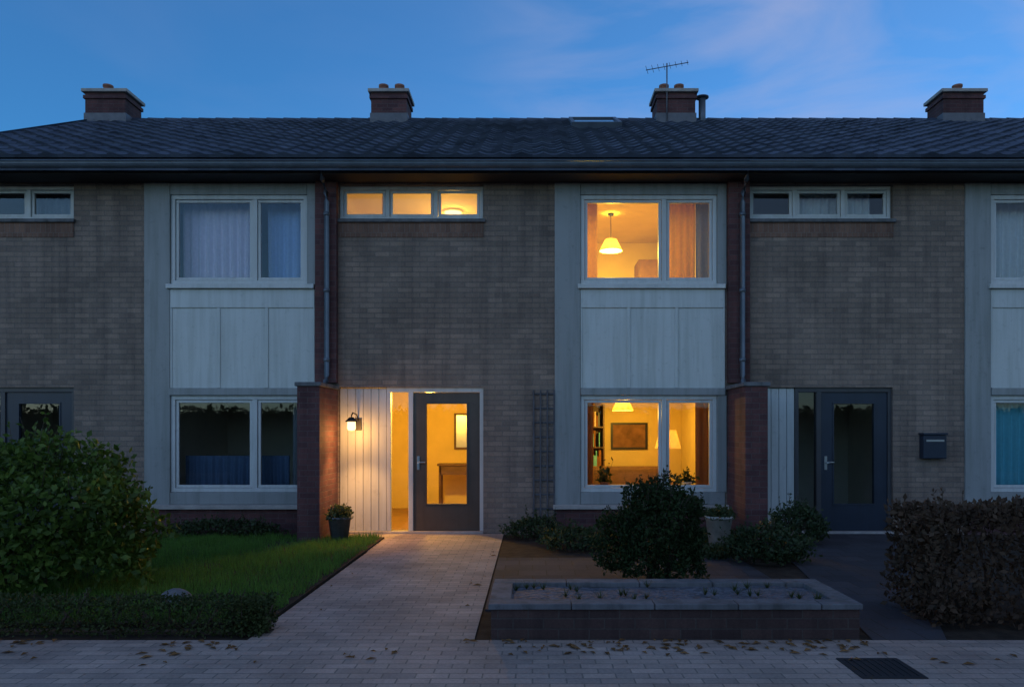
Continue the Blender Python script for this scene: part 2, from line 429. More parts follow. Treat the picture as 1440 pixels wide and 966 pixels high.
# ------------------------------------------------------------------ ground
g = MB(); g.face([(-900, -900, -0.20), (900, -900, -0.20), (900, 900, -0.20), (-900, 900, -0.20)]); tag(g.build('ground', 'soil'), kind='structure')
g = MB(); g.box(-60, 60, -3.2, 3.05, -0.19, -0.11); tag(g.build('road', 'asphalt'), kind='structure')
g = MB()
x = -40.0
while x < 40: g.box(x + 0.003, x + 0.997, 3.055, 3.2, -0.19, 0.006, 0.012); x += 1.0
tag(g.build('kerb', 'kerb_stone'), kind='structure')
g = MB(); g.box(-60, 60, 3.203, 5.395, -0.19, 0.0); tag(g.build('pavement', 'clinker_paving'), kind='structure')
g = MB(); g.box(-60, 60, -5.4, -3.203, -0.19, 0.0); tag(g.build('far_pavement', 'clinker_paving'), kind='structure')
# soil beds under the front gardens
g = MB(); g.box(-30, 30, 5.398, 10.98, -0.19, -0.012); tag(g.build('garden_ground', 'soil'), kind='structure')
# paved path to the lit door, and a wider slab apron before the entrance
g = MB()
g.box(-2.05, -0.42, 5.40, 9.4, -0.011, 0.0); g.box(-2.82, -0.42, 9.4, 10.98, -0.011, 0.0)
tag(g.build('path', 'clinker_paving'), kind='structure')
g = MB()
p = [(2.45, 5.40), (2.98, 5.40), (5.3, 10.98), (3.20, 10.98), (2.95, 8.4)]
g.face([(a, b, 0.0) for a, b in p]); q = p + [p[0]]
for (a, b), (c, d) in zip(q, q[1:]): g.face([(c, d, 0.0), (a, b, 0.0), (a, b, -0.0115), (c, d, -0.0115)])
tag(g.build('side_path', 'slate_paving'), kind='structure')
g = MB(); g.box(-0.40, 2.43, 6.32, 8.9, -0.011, 0.002); tag(g.build('slate_terrace', 'slate_paving'), kind='structure')
g = MB(); g.box(-9.2, -2.07, 5.78, 10.5, -0.011, 0.02); tag(g.build('lawn', 'soil'), kind='structure')

# ------------------------------------------------------------------ houses
EAVE = (10.45, 5.30); RIDGE = (16.0, 8.08)
def window(root, name, x0, x1, z0, z1, splits, y, mat='white_paint', glass='glass', fw=0.06, dp=0.09, sash=True):
    """frame with mullions at splits; sash rails and panes as sub-parts"""
    m = MB()
    m.box(x0, x1, y, y + dp, z0, z0 + fw, 0.006); m.box(x0, x1, y, y + dp, z1 - fw, z1, 0.006)
    m.box(x0, x0 + fw, y + 0.002, y + dp - 0.002, z0 + fw - 0.004, z1 - fw + 0.004, 0.006); m.box(x1 - fw, x1, y + 0.002, y + dp - 0.002, z0 + fw - 0.004, z1 - fw + 0.004, 0.006)
    for s in splits: m.box(s - fw * 0.6, s + fw * 0.6, y + 0.004, y + dp - 0.004, z0 + fw - 0.004, z1 - fw + 0.004, 0.006)
    fr = m.build(name, mat, root)
    edges = [x0 + fw] + [v for s in splits for v in (s - fw * 0.6, s + fw * 0.6)] + [x1 - fw]
    for i in range(0, len(edges), 2):
        a, b = edges[i], edges[i + 1]; c, d = z0 + fw, z1 - fw
        if sash and b - a > 0.25:
            sm = MB(); w = 0.045
            yy = y + 0.022
            sm.box(a + 0.004, b - 0.004, yy, yy + 0.05, c + 0.004, c + w, 0.005); sm.box(a + 0.004, b - 0.004, yy, yy + 0.05, d - w, d - 0.004, 0.005)
            sm.box(a + 0.004, a + w, yy + 0.002, yy + 0.048, c + w - 0.003, d - w + 0.003, 0.005); sm.box(b - w, b - 0.004, yy + 0.002, yy + 0.048, c + w - 0.003, d - w + 0.003, 0.005)
            sm.build('sash', mat, fr)
            a += w; b -= w; c += w; d -= w
        pm = MB(); pm.face([(a - 0.01, y + 0.045, c - 0.01), (b + 0.01, y + 0.045, c - 0.01), (b + 0.01, y + 0.045, d + 0.01), (a - 0.01, y + 0.045, d + 0.01)])
        pm.build('pane', glass, fr)
    return fr

def roof_mesh(x0, x1):
    m = MB(); n = 18
    ey, ez = EAVE; ry, rz = RIDGE
    seg = max(6, int((x1 - x0) / 0.05)); xs = [x0 + (x1 - x0) * i / seg for i in range(seg + 1)]
    def wave(x):
        t = (x / 0.3) % 1.0
        return 0.034 * math.exp(-((t - 0.5) / 0.2) ** 2)
    sl = Vector((0, ry - ey, rz - ez)).normalized(); nn = Vector((0, -sl.z, sl.y))
    for k in range(n):
        t0, t1 = k / n, (k + 1) / n + 0.012
        for i in range(seg):
            a, b = xs[i], xs[i + 1]; wa, wb = wave(a), wave(b)
            jit = (math.sin(math.floor(a / 0.3) * 127.1 + k * 311.7) * 43758.5453 % 1.0) * 0.014 - 0.004
            P0 = Vector((0, ey + (ry - ey) * t0, ez + (rz - ez) * t0)); P1 = Vector((0, ey + (ry - ey) * min(t1, 1), ez + (rz - ez) * min(t1, 1)))
            lo, hi = 0.042, 0.008
            A = Vector((a, 0, 0)) + P0 + nn * (lo + wa + jit); B = Vector((b, 0, 0)) + P0 + nn * (lo + wb + jit)
            C = Vector((b, 0, 0)) + P1 + nn * (hi + wb); D = Vector((a, 0, 0)) + P1 + nn * (hi + wa)
            m.face([A, B, C, D], True)
            A2 = Vector((a, 0, 0)) + P0 + nn * 0.004; B2 = Vector((b, 0, 0)) + P0 + nn * 0.004
            m.face([A2, B2, B, A])
    # deck below the tiles and the rear slope
    by = 2 * ry - ey
    th = 0.16
    for (ya, za, yb, zb) in ((ey + 0.02, ez - 0.01, ry, rz - 0.01), (ry, rz - 0.01, by, ez - 0.01)):
        m.face([(x0, ya, za), (x1, ya, za), (x1, yb, zb), (x0, yb, zb)])
        m.face([(x1, ya, za - th), (x0, ya, za - th), (x0, yb, zb - th), (x1, yb, zb - th)])
        for X in (x0, x1): m.face([(X, ya, za - th), (X, ya, za), (X, yb, zb), (X, yb, zb - th)])
    m.face([(x0, ey + 0.02, ez - 0.01 - th), (x1, ey + 0.02, ez - 0.01 - th), (x1, ey + 0.02, ez - 0.01), (x0, ey + 0.02, ez - 0.01)])
    return m

def chimney(roof, cx, w, pots, flue=False):
    m = MB(); y0, y1 = 15.68, 16.32
    m.box(cx - w / 2, cx + w / 2, y0, y1, 7.6, 8.56)
    m.box(cx - w / 2 - 0.03, cx + w / 2 + 0.03, y0 - 0.03, y1 + 0.03, 8.43, 8.50)
    ch = m.build('chimney', 'purple_brick', roof)
    c = MB(); c.box(cx - w / 2 - 0.06, cx + w / 2 + 0.06, y0 - 0.06, y1 + 0.06, 8.56, 8.63, 0.012); c.build('chimney_cap', 'concrete', ch)
    f = MB(); f.box(cx - w / 2 - 0.02, cx + w / 2 + 0.02, y0 - 0.02, y1 + 0.02, 7.7, 8.13); f.build('flashing', 'lead', ch)
    for dx in pots:
        p = MB(); p.lathe([(0.11, 8.62), (0.11, 8.70), (0.095, 8.71), (0.088, 8.80), (0.105, 8.81), (0.105, 8.85), (0.08, 8.85), (0.08, 8.66)], cx + dx, 16.0, 18); p.build('chimney_pot', 'terracotta', ch)
    if flue:
        p = MB(); p.tube([(cx + w / 2 + 0.18, 15.85, 7.7), (cx + w / 2 + 0.18, 15.85, 8.5)], 0.075, 14)
        p.lathe([(0.0, 8.60), (0.14, 8.54), (0.14, 8.52), (0.0, 8.52)], cx + w / 2 + 0.18, 15.85, 14); p.build('flue_pipe', 'zinc', roof)

HOUSE_GROUP = 'terraced houses in the row'
def house(cx, label, lit=False, left_end=False, right_end=False, chim=(0.86, (0,)), flue=False, rooflight=False, frost=False):
    H = empty('terraced_house', (cx, F, 0), label, 'house', HOUSE_GROUP)
    L, Rr = cx - 3.0, cx + 3.0
    if left_end: L -= 0.24
    if right_end: Rr += 0.32
    T = 5.13
    ho_strip = (cx - 2.84, cx - 0.72, 4.60, 5.10)
    ho_door = (cx - 2.84, cx - 0.72, 0.0, 2.14)
    ho_bay = (cx + 0.345, cx + 2.82, 0.38, 5.10)
    w = MB(); holed(w, L, Rr, -0.02, T, [ho_strip, ho_door, ho_bay], F, F + 0.28)
    w.build('wall', 'sand_brick', H)
    w = MB(); w.box(L, Rr, 20.7, 21.0, -0.02, T); w.build('rear_wall', 'sand_brick', H)
    for on, xa, xb in ((left_end, L, L + 0.3), (right_end, Rr - 0.3, Rr)):
        if on:
            w = MB(); pr = [(F + 0.281, -0.02), (20.699, -0.02), (20.699, T - 0.02), (16.0, 7.80), (F + 0.281, T - 0.02)]
            w.face([(xa, a, b) for a, b in reversed(pr)]); w.face([(xb, a, b) for a, b in pr])
            for (a, b), (c, d) in zip(pr, pr[1:] + pr[:1]): w.face([(xa, a, b), (xa, c, d), (xb, c, d), (xb, a, b)])
            w.build('gable_wall', 'sand_brick', H)
    # soldier course band under the strip window, and base in darker brick, painting in the shade under the bay
    b = MB(); b.box(cx - 2.845, cx - 0.715, F - 0.012, F + 0.1, 4.335, 4.545); b.build('brick_band', 'soldier_brick', H)
    b = MB(); b.box(cx - 2.87, cx - 0.69, F - 0.05, F + 0.2, 4.547, 4.598, 0.008); b.build('window_sill', 'dark_concrete', H)
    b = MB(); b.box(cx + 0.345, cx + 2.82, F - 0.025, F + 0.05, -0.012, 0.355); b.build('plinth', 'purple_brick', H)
    # slim brick pier on the party line above the garden screen wall
    if True:
        pz0 = 2.2 if not left_end else 0.0
        p = MB(); p.box(cx - 3.155 if not left_end else L, cx - 2.845 if not left_end else L + 0.33, F - 0.11, F - 0.003, pz0, 5.128); p.build('pier', 'purple_brick', H)
        if not left_end:
            q = MB(); px_ = cx - 3.0 + 0.03
            q.tube([(px_, 10.50, 5.20), (px_, 10.62, 5.06), (px_, 10.80, 4.92), (px_, 10.835, 4.80), (px_, 10.835, 2.30), (px_, 10.80, 2.22), (px_, 10.70, 2.15)], 0.038, 12)
            for zz in (4.6, 3.5, 2.5): q.lathe([(0.039, zz), (0.046, zz), (0.046, zz + 0.05), (0.039, zz + 0.05)], px_, 10.835, 12)
            q.build('downpipe', 'zinc', H)
    # strip window
    window(H, 'strip_window', cx - 2.835, cx - 0.725, 4.602, 5.098, [cx - 2.835 + 0.70, cx - 2.835 + 1.41], F + 0.06, 'white_paint', 'frosted_glass' if frost else 'glass', 0.05)
    # bay: broad white boarded post, window, panel, window
    fy = F - 0.03
    b = MB(); b.box(cx + 0.325, cx + 0.70, fy, F + 0.10, 0.42, 5.125, 0.006)
    b.build('bay_post', 'grey_paint', H)
    b = MB(); b.box(cx + 2.703, cx + 2.838, fy + 0.004, F + 0.10, 3.641, 5.122, 0.006); b.build('bay_post', 'grey_paint', H)
    b = MB(); b.box(cx + 2.703, cx + 2.838, fy + 0.004, F + 0.10, 0.604, 2.02, 0.006); b.build('bay_post', 'grey_paint', H)
    window(H, 'bay_window', cx + 0.703, cx + 2.70, 3.645, 4.95, [cx + 1.93], F, 'white_paint')
    b = MB(); b.box(cx + 0.703, cx + 2.70, fy + 0.006, F + 0.10, 4.951, 5.119, 0.005); b.build('head_board', 'grey_paint', H)
    b = MB(); b.box(cx + 0.66, cx + 2.815, fy - 0.05, F + 0.1, 3.575, 3.640, 0.008); b.build('window_sill', 'white_paint', H)
    b = MB()
    n = 3; px0, px1 = cx + 0.703, cx + 2.815
    b.box(px0, px1, fy + 0.022, F + 0.10, 2.13, 3.572)
    b.box(px0 + 0.001, px1 - 0.001, fy + 0.003, fy + 0.03, 3.30, 3.571, 0.006)
    for i in range(n + 1):
        xx = px0 + (px1 - px0) * i / n; b.box(max(px0, xx - 0.025), min(px1, xx + 0.025), fy + 0.008, fy + 0.03, 2.132, 3.302, 0.004)
    b.build('infill_panel', 'white_panel', H)
    b = MB(); b.box(cx + 0.703, cx + 2.815, fy - 0.02, F + 0.10, 2.022, 2.127, 0.006); b.build('head_board', 'grey_paint', H)
    window(H, 'bay_window', cx + 0.703, cx + 2.70, 0.605, 2.019, [cx + 1.93], F, 'white_paint')
    b = MB(); b.box(cx + 0.30, cx + 2.86, fy - 0.07, F + 0.1, 0.36, 0.425, 0.01); b.build('window_sill', 'concrete', H)
    b = MB(); b.box(cx + 0.703, cx + 2.815, fy + 0.006, F + 0.1, 0.428, 0.602, 0.005); b.build('apron_board', 'grey_paint', H)
    # entrance: white boarded panel, full height side light, door leaf
    dy = F + 0.05
    e = MB(); e.box(cx - 2.835, cx - 2.145, dy + 0.02, dy + 0.09, 0.03, 2.13)
    nb = 6
    for i in range(nb):
        xa = cx - 2.835 + 0.69 * i / nb; e.box(xa + 0.004, xa + 0.69 / nb - 0.004, dy, dy + 0.03, 0.03, 2.128, 0.005)
    e.build('entrance_panel', 'white_panel', H)
    dm = 'frame_dark'
    fr = MB()
    for a, c in ((-2.143, -2.085), (-1.825, -1.755), (-0.775, -0.708)): fr.box(cx + a, cx + c, dy - 0.01, dy + 0.10, 0.03, 2.13, 0.005)
    fr.box(cx - 2.143, cx - 0.705, dy - 0.012, dy + 0.098, 2.07, 2.16, 0.005)
    df = fr.build('door_frame', 'white_paint' if lit else dm, H)
    sl_ = MB(); sl_.face([(cx - 2.09, dy + 0.05, 0.03), (cx - 1.82, dy + 0.05, 0.03), (cx - 1.82, dy + 0.05, 2.075), (cx - 2.09, dy + 0.05, 2.075)]); sl_.build('side_light', 'glass', H)
    th = MB(); th.box(cx - 2.84, cx - 0.72, F - 0.03, F + 0.2, -0.01, 0.03, 0.006); th.build('threshold', 'concrete', H)
    X0, X1 = cx - 1.752, cx - 0.778
    panes = [(cx - 1.56, cx - 0.97, 0.43, 1.90)]
    d = MB(); holed(d, X0, X1, 0.035, 2.066, panes, dy + 0.015, dy + 0.07)
    for a, b_, c, e_ in panes:
        t_ = 0.022
        d.box(a - t_, b_ + t_, dy + 0.003, dy + 0.02, c - t_, c, 0.003); d.box(a - t_, b_ + t_, dy + 0.003, dy + 0.02, e_, e_ + t_, 0.003)
        d.box(a - t_, a, dy + 0.004, dy + 0.02, c, e_, 0.003); d.box(b_, b_ + t_, dy + 0.004, dy + 0.02, c, e_, 0.003)
    door = d.build('door', 'brown_paint' if lit else 'dark_paint', H)
    for a, b_, c, e_ in panes:
        q = MB(); q.face([(a, dy + 0.045, c), (b_, dy + 0.045, c), (b_, dy + 0.045, e_), (a, dy + 0.045, e_)]); q.build('pane', 'glass', door)
    hd = MB(); hd.tube([(X0 + 0.07, dy + 0.01, 1.04), (X0 + 0.07, dy - 0.05, 1.04), (X0 + 0.18, dy - 0.055, 1.04)], 0.011, 8); hd.box(X0 + 0.05, X0 + 0.09, dy + 0.003, dy + 0.012, 0.93, 1.13, 0.003); hd.build('handle', 'steel', door)
    # eaves
    s = MB(); s.box(L, Rr, 10.60, F - 0.001, 5.132, 5.16); s.box(L, Rr, 10.56, 10.60, 5.118, 5.30)
    s.build('soffit', 'soffit_brown', H)
    gm = MB(); pr = []
    for k in range(9):
        a = math.pi * k / 8; pr.append((10.485 - 0.07 * math.cos(a), 5.245 - 0.085 * math.sin(a)))
    for (ya, za), (yb, zb) in zip(pr, pr[1:]):
        gm.face([(L, ya, za), (Rr, ya, za), (Rr, yb, zb), (L, yb, zb)], True)
    gm.tube([(L, 10.41, 5.247), (Rr, 10.41, 5.247)], 0.011, 8)
    xx = L + 0.3
    while xx < Rr:
        gm.box(xx, xx + 0.025, 10.408, 10.56, 5.25, 5.256); xx += 0.75
    gm.build('gutter', 'zinc', H)
    # roof
    rf = roof_mesh(L - (0.05 if left_end else 0), Rr + (0.05 if right_end else 0)).build('roof', 'roof_tile', H)
    rg = MB(); xx = L
    while xx < Rr - 0.05:
        b0 = min(xx + 0.36, Rr)
        rr = [(math.cos(math.pi * k / 8), math.sin(math.pi * k / 8)) for k in range(9)]
        for (c0, s0), (c1, s1) in zip(rr, rr[1:]):
            rg.face([(xx, 16 - 0.13 * c0, 8.045 + 0.115 * s0), (b0 + 0.01, 16 - 0.12 * c0, 8.045 + 0.10 * s0), (b0 + 0.01, 16 - 0.12 * c1, 8.045 + 0.10 * s1), (xx, 16 - 0.13 * c1, 8.045 + 0.115 * s1)], True)
        xx += 0.36
    rg.build('ridge_tiles', 'roof_tile', rf)
    if left_end:
        v = MB(); ey, ez = EAVE; ry, rz = RIDGE; X = L - 0.09
        for (ya, za, yb, zb) in ((ey, ez, ry, rz), (ry, rz, 2 * ry - ey, ez)):
            for dz0, dz1, xa, xb in ((-0.22, 0.085, X, X + 0.035),):
                v.face([(xa, ya, za + dz0), (xa, ya, za + dz1), (xa, yb, zb + dz1), (xa, yb, zb + dz0)]); v.face([(xb, ya, za + dz1), (xb, ya, za + dz0), (xb, yb, zb + dz0), (xb, yb, zb + dz1)])
                v.face([(xa, ya, za + dz1), (xb, ya, za + dz1), (xb, yb, zb + dz1), (xa, yb, zb + dz1)]); v.face([(xb, ya, za + dz0), (xa, ya, za + dz0), (xa, yb, zb + dz0), (xb, yb, zb + dz0)])
                v.face([(xa, ya, za + dz0), (xb, ya, za + dz0), (xb, ya, za + dz1), (xa, ya, za + dz1)])
        v.build('barge_board', 'dark_paint', rf)
    chimney(rf, cx - 2.92 if left_end else cx - 3.0, chim[0], chim[1], flue)
    if flue:
        A = MB(); ax = cx - 3.0 - 0.2; A.tube([(ax, 15.64, 7.9), (ax, 15.64, 9.15)], 0.014, 6)
        A.tube([(ax - 0.42, 15.75, 9.06), (ax + 0.42, 15.5, 9.10)], 0.009, 6)
        for q in range(8):
            f = q / 7; X = ax - 0.40 + 0.80 * f; Y = 15.75 - 0.25 * f; w_ = 0.17 - 0.07 * f
            A.tube([(X - w_ * 0.3, Y - w_, 9.065 + 0.035 * f), (X + w_ * 0.3, Y + w_, 9.065 + 0.035 * f)], 0.005, 5)
        A.build('aerial', 'lead', rf)
    if rooflight:
        ey, ez = EAVE; ry, rz = RIDGE; sl = Vector((0, ry - ey, rz - ez)).normalized(); nn = Vector((0, -sl.z, sl.y))
        o = Vector((0, ey, ez)); Lh = math.hypot(ry - ey, rz - ez)
        def P(x, s, h): return tuple(Vector((x, 0, 0)) + o + sl * s + nn * h)
        def slab(mb, xa, xb, s0, s1, h0, h1):
            c = [P(x, s, h) for h in (h0, h1) for s in (s0, s1) for x in (xa, xb)]
            for q in ((0, 2, 3, 1), (4, 5, 7, 6), (0, 1, 5, 4), (2, 6, 7, 3), (0, 4, 6, 2), (1, 3, 7, 5)): mb.face([c[i] for i in q])
        xa, xb, s0, s1 = cx + 0.75, cx + 1.72, Lh - 1.75, Lh - 0.45
        r = MB(); fw = 0.07
        slab(r, xa, xb, s0, s0 + fw, 0.0, 0.13); slab(r, xa, xb, s1 - fw, s1, 0.0, 0.13)
        slab(r, xa, xa + fw, s0 + fw, s1 - fw, 0.0, 0.128); slab(r, xb - fw, xb, s0 + fw, s1 - fw, 0.0, 0.128)
        rl = r.build('roof_window', 'zinc', rf)
        p = MB(); slab(p, xa + fw, xb - fw, s0 + fw, s1 - fw, 0.0, 0.10); p.build('pane', 'roof_glass', rl)
    # interior shell: floors, ceilings, partition walls
    iy0, iy1 = F + 0.281, F + 3.4
    fl = MB(); fl.box(cx - 2.85, cx + 2.85, iy0, iy1, -0.02, 0.02); fl.build('floor', 'wood_floor', H)
    fl = MB(); fl.box(cx - 2.85, cx + 2.85, iy0, iy1, 2.62, 2.68); fl.build('floor', 'carpet', H)
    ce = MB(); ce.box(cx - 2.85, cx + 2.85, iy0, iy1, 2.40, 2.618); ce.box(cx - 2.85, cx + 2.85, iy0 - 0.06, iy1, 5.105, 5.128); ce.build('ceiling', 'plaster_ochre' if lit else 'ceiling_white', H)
    iw = MB()
    for z0, z1 in ((0.022, 2.398), (2.682, 5.103)):
        iw.box(cx - 2.85, cx + 2.85, iy1, iy1 + 0.1, z0, z1)
        iw.box(cx - 2.95, cx - 2.852, iy0, iy1 + 0.1, z0, z1); iw.box(cx + 2.852, cx + 2.95, iy0, iy1 + 0.1, z0, z1)
        iw.box(cx + 0.05, cx + 0.15, iy0, iy1 - 0.002, z0, z1)
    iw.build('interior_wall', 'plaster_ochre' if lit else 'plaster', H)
    return H
m_glass('roof_glass_tmp', 2.5)
def m_rg():
    m, t, out = newmat('roof_glass'); principled(t, out, (0.03, 0.04, 0.05), 0.06, None, 0, 0.9)
m_rg()
house(-6.0, 'brick terraced house at the row\'s left end with dark windows and net curtains upstairs', left_end=True, chim=(0.84, (-0.12,)))
house(0.0, 'middle brick terraced house with warm light in all its windows and entrance', lit=True, chim=(0.74, (-0.17, 0.17)), rooflight=True, frost=True)
house(6.0, 'unlit brick terraced house with dark door and teal curtain behind its ground floor window', chim=(0.80, (-0.2, 0.12)), flue=True)
house(12.0, 'last terraced house at the right edge, only its dark tiled roof and chimney showing', right_end=True, chim=(0.84, (0.05,)))

# garden screen walls between the entrances
def screen_wall(x, label):
    W = empty('screen_wall', (x, 10.45, 0), label, 'garden wall', 'purple brick screen walls between the houses')
    m = MB(); m.box(x - 0.15, x + 0.15, 10.05, 10.995, -0.012, 2.10); m.build('wall', 'purple_brick', W)
    c = MB(); c.box(x - 0.18, x + 0.18, 10.02, 10.998, 2.10, 2.155, 0.01); c.build('coping', 'dark_concrete', W)
screen_wall(-3.0, 'purple brick screen wall glowing reddish beside the lit entrance')
screen_wall(3.0, 'dark purple brick screen wall standing left of the unlit dark door')

# ------------------------------------------------------------------ curtains and room contents
def curtain(x0, x1, z0, z1, y, mat, label, cat='curtain', group=None, waves=None, amp=0.028):
    W = x1 - x0; n = max(10, int(W / 0.012)); waves = waves or max(2, int(W / 0.11))
    ph = rnd.random() * 6
    m = MB(); nz = 6
    def P(i, j):
        t = i / n; u = j / nz
        a = amp * (0.5 + 0.6 * (1 - u))
        return (x0 + W * t + 0.01 * math.sin(9 * t + ph) * (1 - u), y + a * math.sin(2 * math.pi * waves * t + ph + 0.8 * math.sin(5 * t + ph)) , z0 + (z1 - z0) * u)
    b = len(m.v)
    for j in range(nz + 1):
        for i in range(n + 1): m.v.append(P(i, j))
    for j in range(nz):
        for i in range(n):
            m.f.append((b + j * (n + 1) + i, b + j * (n + 1) + i + 1, b + (j + 1) * (n + 1) + i + 1, b + (j + 1) * (n + 1) + i)); m.smooth.append(True)
    o = m.build('curtain', mat, None, ((x0 + x1) / 2, y, z0))
    tag(o, label, cat, group)
    so_ = o.modifiers.new('thickness', 'SOLIDIFY'); so_.thickness = 0.003
    return o
cy = F + 0.36
# left house
curtain(-5.3, -4.12, 3.55, 4.98, cy, 'lilac_cloth', 'pale lilac curtain drawn across the wide pane, upstairs left house', group='curtains')
curtain(-4.02, -3.28, 3.55, 4.98, cy + 0.03, 'blue_cloth', 'blue curtain behind the narrow pane, upstairs left house', group='curtains')
curtain(-3.62, -3.30, 0.5, 2.1, cy, 'grey_cloth', 'grey curtain gathered at the right of the dark ground floor window', group='curtains')
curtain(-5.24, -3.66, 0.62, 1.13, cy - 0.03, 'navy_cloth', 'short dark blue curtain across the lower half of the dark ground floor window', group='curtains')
# right house
curtain(6.70, 8.7, 3.55, 4.98, cy, 'net_cloth', 'white net curtain upstairs in the right house', group='curtains')
curtain(6.70, 8.5, 0.5, 2.1, cy, 'teal_cloth', 'teal curtain drawn behind the ground floor window of the right house', group='curtains')
curtain(3.9, 5.1, 4.55, 5.09, cy, 'net_cloth', 'short net curtain in the narrow top window above the dark door', group='curtains')
curtain(-7.6, -6.75, 4.55, 5.09, cy, 'grey_cloth', 'short grey curtain in the narrow top window at the left edge', group='curtains')
# lit house
curtain(0.66, 0.98, 2.75, 5.0, cy, 'ochre_cloth', 'ochre curtain gathered left of the lit upstairs window', group='curtains')
curtain(1.99, 2.46, 2.75, 5.0, cy, 'ochre_cloth', 'ochre curtain hanging over the narrow right pane of the lit upstairs window', group='curtains')
curtain(2.47, 2.72, 2.75, 5.0, cy, 'grey_cloth', 'grey curtain at the far right edge of the lit upstairs window', group='curtains')
curtain(0.62, 0.92, 0.06, 2.1, cy, 'rust_cloth', 'rust curtain gathered left of the lit living room window', group='curtains')
curtain(2.46, 2.72, 0.06, 2.1, cy, 'rust_cloth', 'rust curtain gathered right of the lit living room window', group='curtains')

def light(parent, loc, watts, c, r=0.07):
    l = bpy.data.lights.new('lamp_light', 'POINT'); l.energy = watts; l.color = c; l.shadow_soft_size = r
    o = bpy.data.objects.new('lamp_light', l); col.objects.link(o); o.parent = parent
    o.location = Vector(loc) - Vector(parent['_o'])
WARM = (1.0, 0.56, 0.08)
def pendant(x, y, ztop, drop, label, watts, c=WARM):
    P = empty('pendant_lamp', (x, y, ztop - drop), label, 'lamp', 'lamps lit inside the middle house')
    z = ztop - drop
    m = MB(); m.tube([(x, y, ztop - 0.002), (x, y, z + 0.2)], 0.006, 6); m.lathe([(0.0, ztop - 0.03), (0.05, ztop - 0.03), (0.05, ztop - 0.002)], x, y, 14); m.build('cord', 'black_metal', P)
    s = MB(); s.lathe([(0.07, z + 0.2), (0.10, z + 0.19), (0.19, z), (0.188, z), (0.098, z + 0.186), (0.068, z + 0.196)], x, y, 24); s.build('lamp_shade', 'shade_cloth', P)
    b = MB(); b.lathe([(0.0, z + 0.01), (0.035, z + 0.03), (0.045, z + 0.06), (0.02, z + 0.12), (0.0, z + 0.13)], x, y, 14); b.build('bulb', 'bulb_warm', P)
    light(P, (x, y, z - 0.03), watts, c)
pendant(1.30, 12.45, 5.10, 0.62, 'pendant lamp hanging in the lit upstairs bedroom', 118, (1.0, 0.66, 0.08))
pendant(1.55, 12.9, 2.40, 0.55, 'pendant lamp over the lit living room', 58)
pendant(-1.62, 11.85, 2.40, 0.34, 'pendant lamp glowing in the hall behind the lit front door', 122)
def ceiling_lamp(x, y, z, label, watts, c):
    P = empty('ceiling_lamp', (x, y, z), label, 'lamp', 'lamps lit inside the middle house')
    m = MB(); m.lathe([(0.0, z - 0.002), (0.15, z - 0.002), (0.15, z - 0.03)], x, y, 24); m.build('base', 'white_paint', P)
    b = MB(); b.lathe([(0.14, z - 0.031), (0.125, z - 0.07), (0.07, z - 0.095), (0.0, z - 0.10)], x, y, 24); b.build('diffuser', 'bulb_warm', P)
    light(P, (x, y, z - 0.16), watts, c, 0.1)
ceiling_lamp(-1.3, 12.3, 5.105, 'round ceiling lamp in the room behind the lit narrow top window', 34, (1.0, 0.56, 0.14))

# floor lamp, bookcase, sofa and picture in the living room; wardrobe upstairs
P = empty('floor_lamp', (2.2, 12.2, 0.02), 'floor lamp glowing in the right pane of the living room window', 'lamp', 'lamps lit inside the middle house')
m = MB(); m.lathe([(0.0, 0.05), (0.14, 0.045), (0.14, 0.02)], 2.2, 12.2, 20); m.tube([(2.2, 12.2, 0.03), (2.2, 12.2, 1.32)], 0.012, 8); m.build('stand', 'black_metal', P)
m = MB(); m.lathe([(0.21, 1.22), (0.13, 1.52), (0.128, 1.52), (0.208, 1.22)], 2.2, 12.2, 26); m.build('lamp_shade', 'shade_cloth', P)
m = MB(); m.lathe([(0.0, 1.28), (0.035, 1.30), (0.04, 1.35), (0.0, 1.42)], 2.2, 12.2, 12); m.build('bulb', 'bulb_warm', P)
light(P, (2.2, 12.2, 1.36), 62, WARM, 0.05)
B = empty('bookcase', (0.85, 14.2, 0.02), 'wooden bookcase full of books at the back of the lit living room', 'bookcase')
m = MB(); bx0, bx1, by0, by1 = 0.2, 1.35, 14.05, 14.38
m.box(bx0, bx0 + 0.03, by0, by1, 0.02, 2.0); m.box(bx1 - 0.03, bx1, by0, by1, 0.02, 2.0); m.box(bx0 + 0.03, bx1 - 0.03, by1 - 0.015, by1 - 0.001, 0.03, 1.99)
for z in (0.05, 0.42, 0.8, 1.18, 1.56, 1.97): m.box(bx0 + 0.03, bx1 - 0.03, by0 + 0.005, by1 - 0.016, z, z + 0.025)
m.build('carcass', 'dark_wood', B)
for mat, seed in (('rust_cloth', 1), ('teal_cloth', 2), ('plaster', 3), ('dark_paint', 4)):
    rr = random.Random(seed); m = MB(); r2 = random.Random(99)
    for z in (0.075, 0.445, 0.825, 1.205, 1.585):
        xx = bx0 + 0.04
        while xx < bx1 - 0.09:
            wd = r2.uniform(0.018, 0.05); hh = r2.uniform(0.2, 0.32); k = r2.randrange(5) + 1
            if k == seed: m.box(xx, xx + wd - 0.002, by0 + 0.03 + r2.random() * 0.03, by1 - 0.05, z, z + hh)
            else: r2.random()
            xx += wd
    o = m.build('books', mat, B); o['kind'] = 'stuff'
S = empty('sofa', (1.6, 13.3, 0.02), 'brown sofa seen low through the lit living room window', 'sofa')
m = MB(); m.box(0.85, 2.35, 12.95, 13.7, 0.12, 0.42, 0.04); m.build('seat', 'fabric_sofa', S)
m = MB(); m.box(0.85, 2.35, 13.55, 13.8, 0.40, 0.86, 0.06); m.build('backrest', 'fabric_sofa', S)
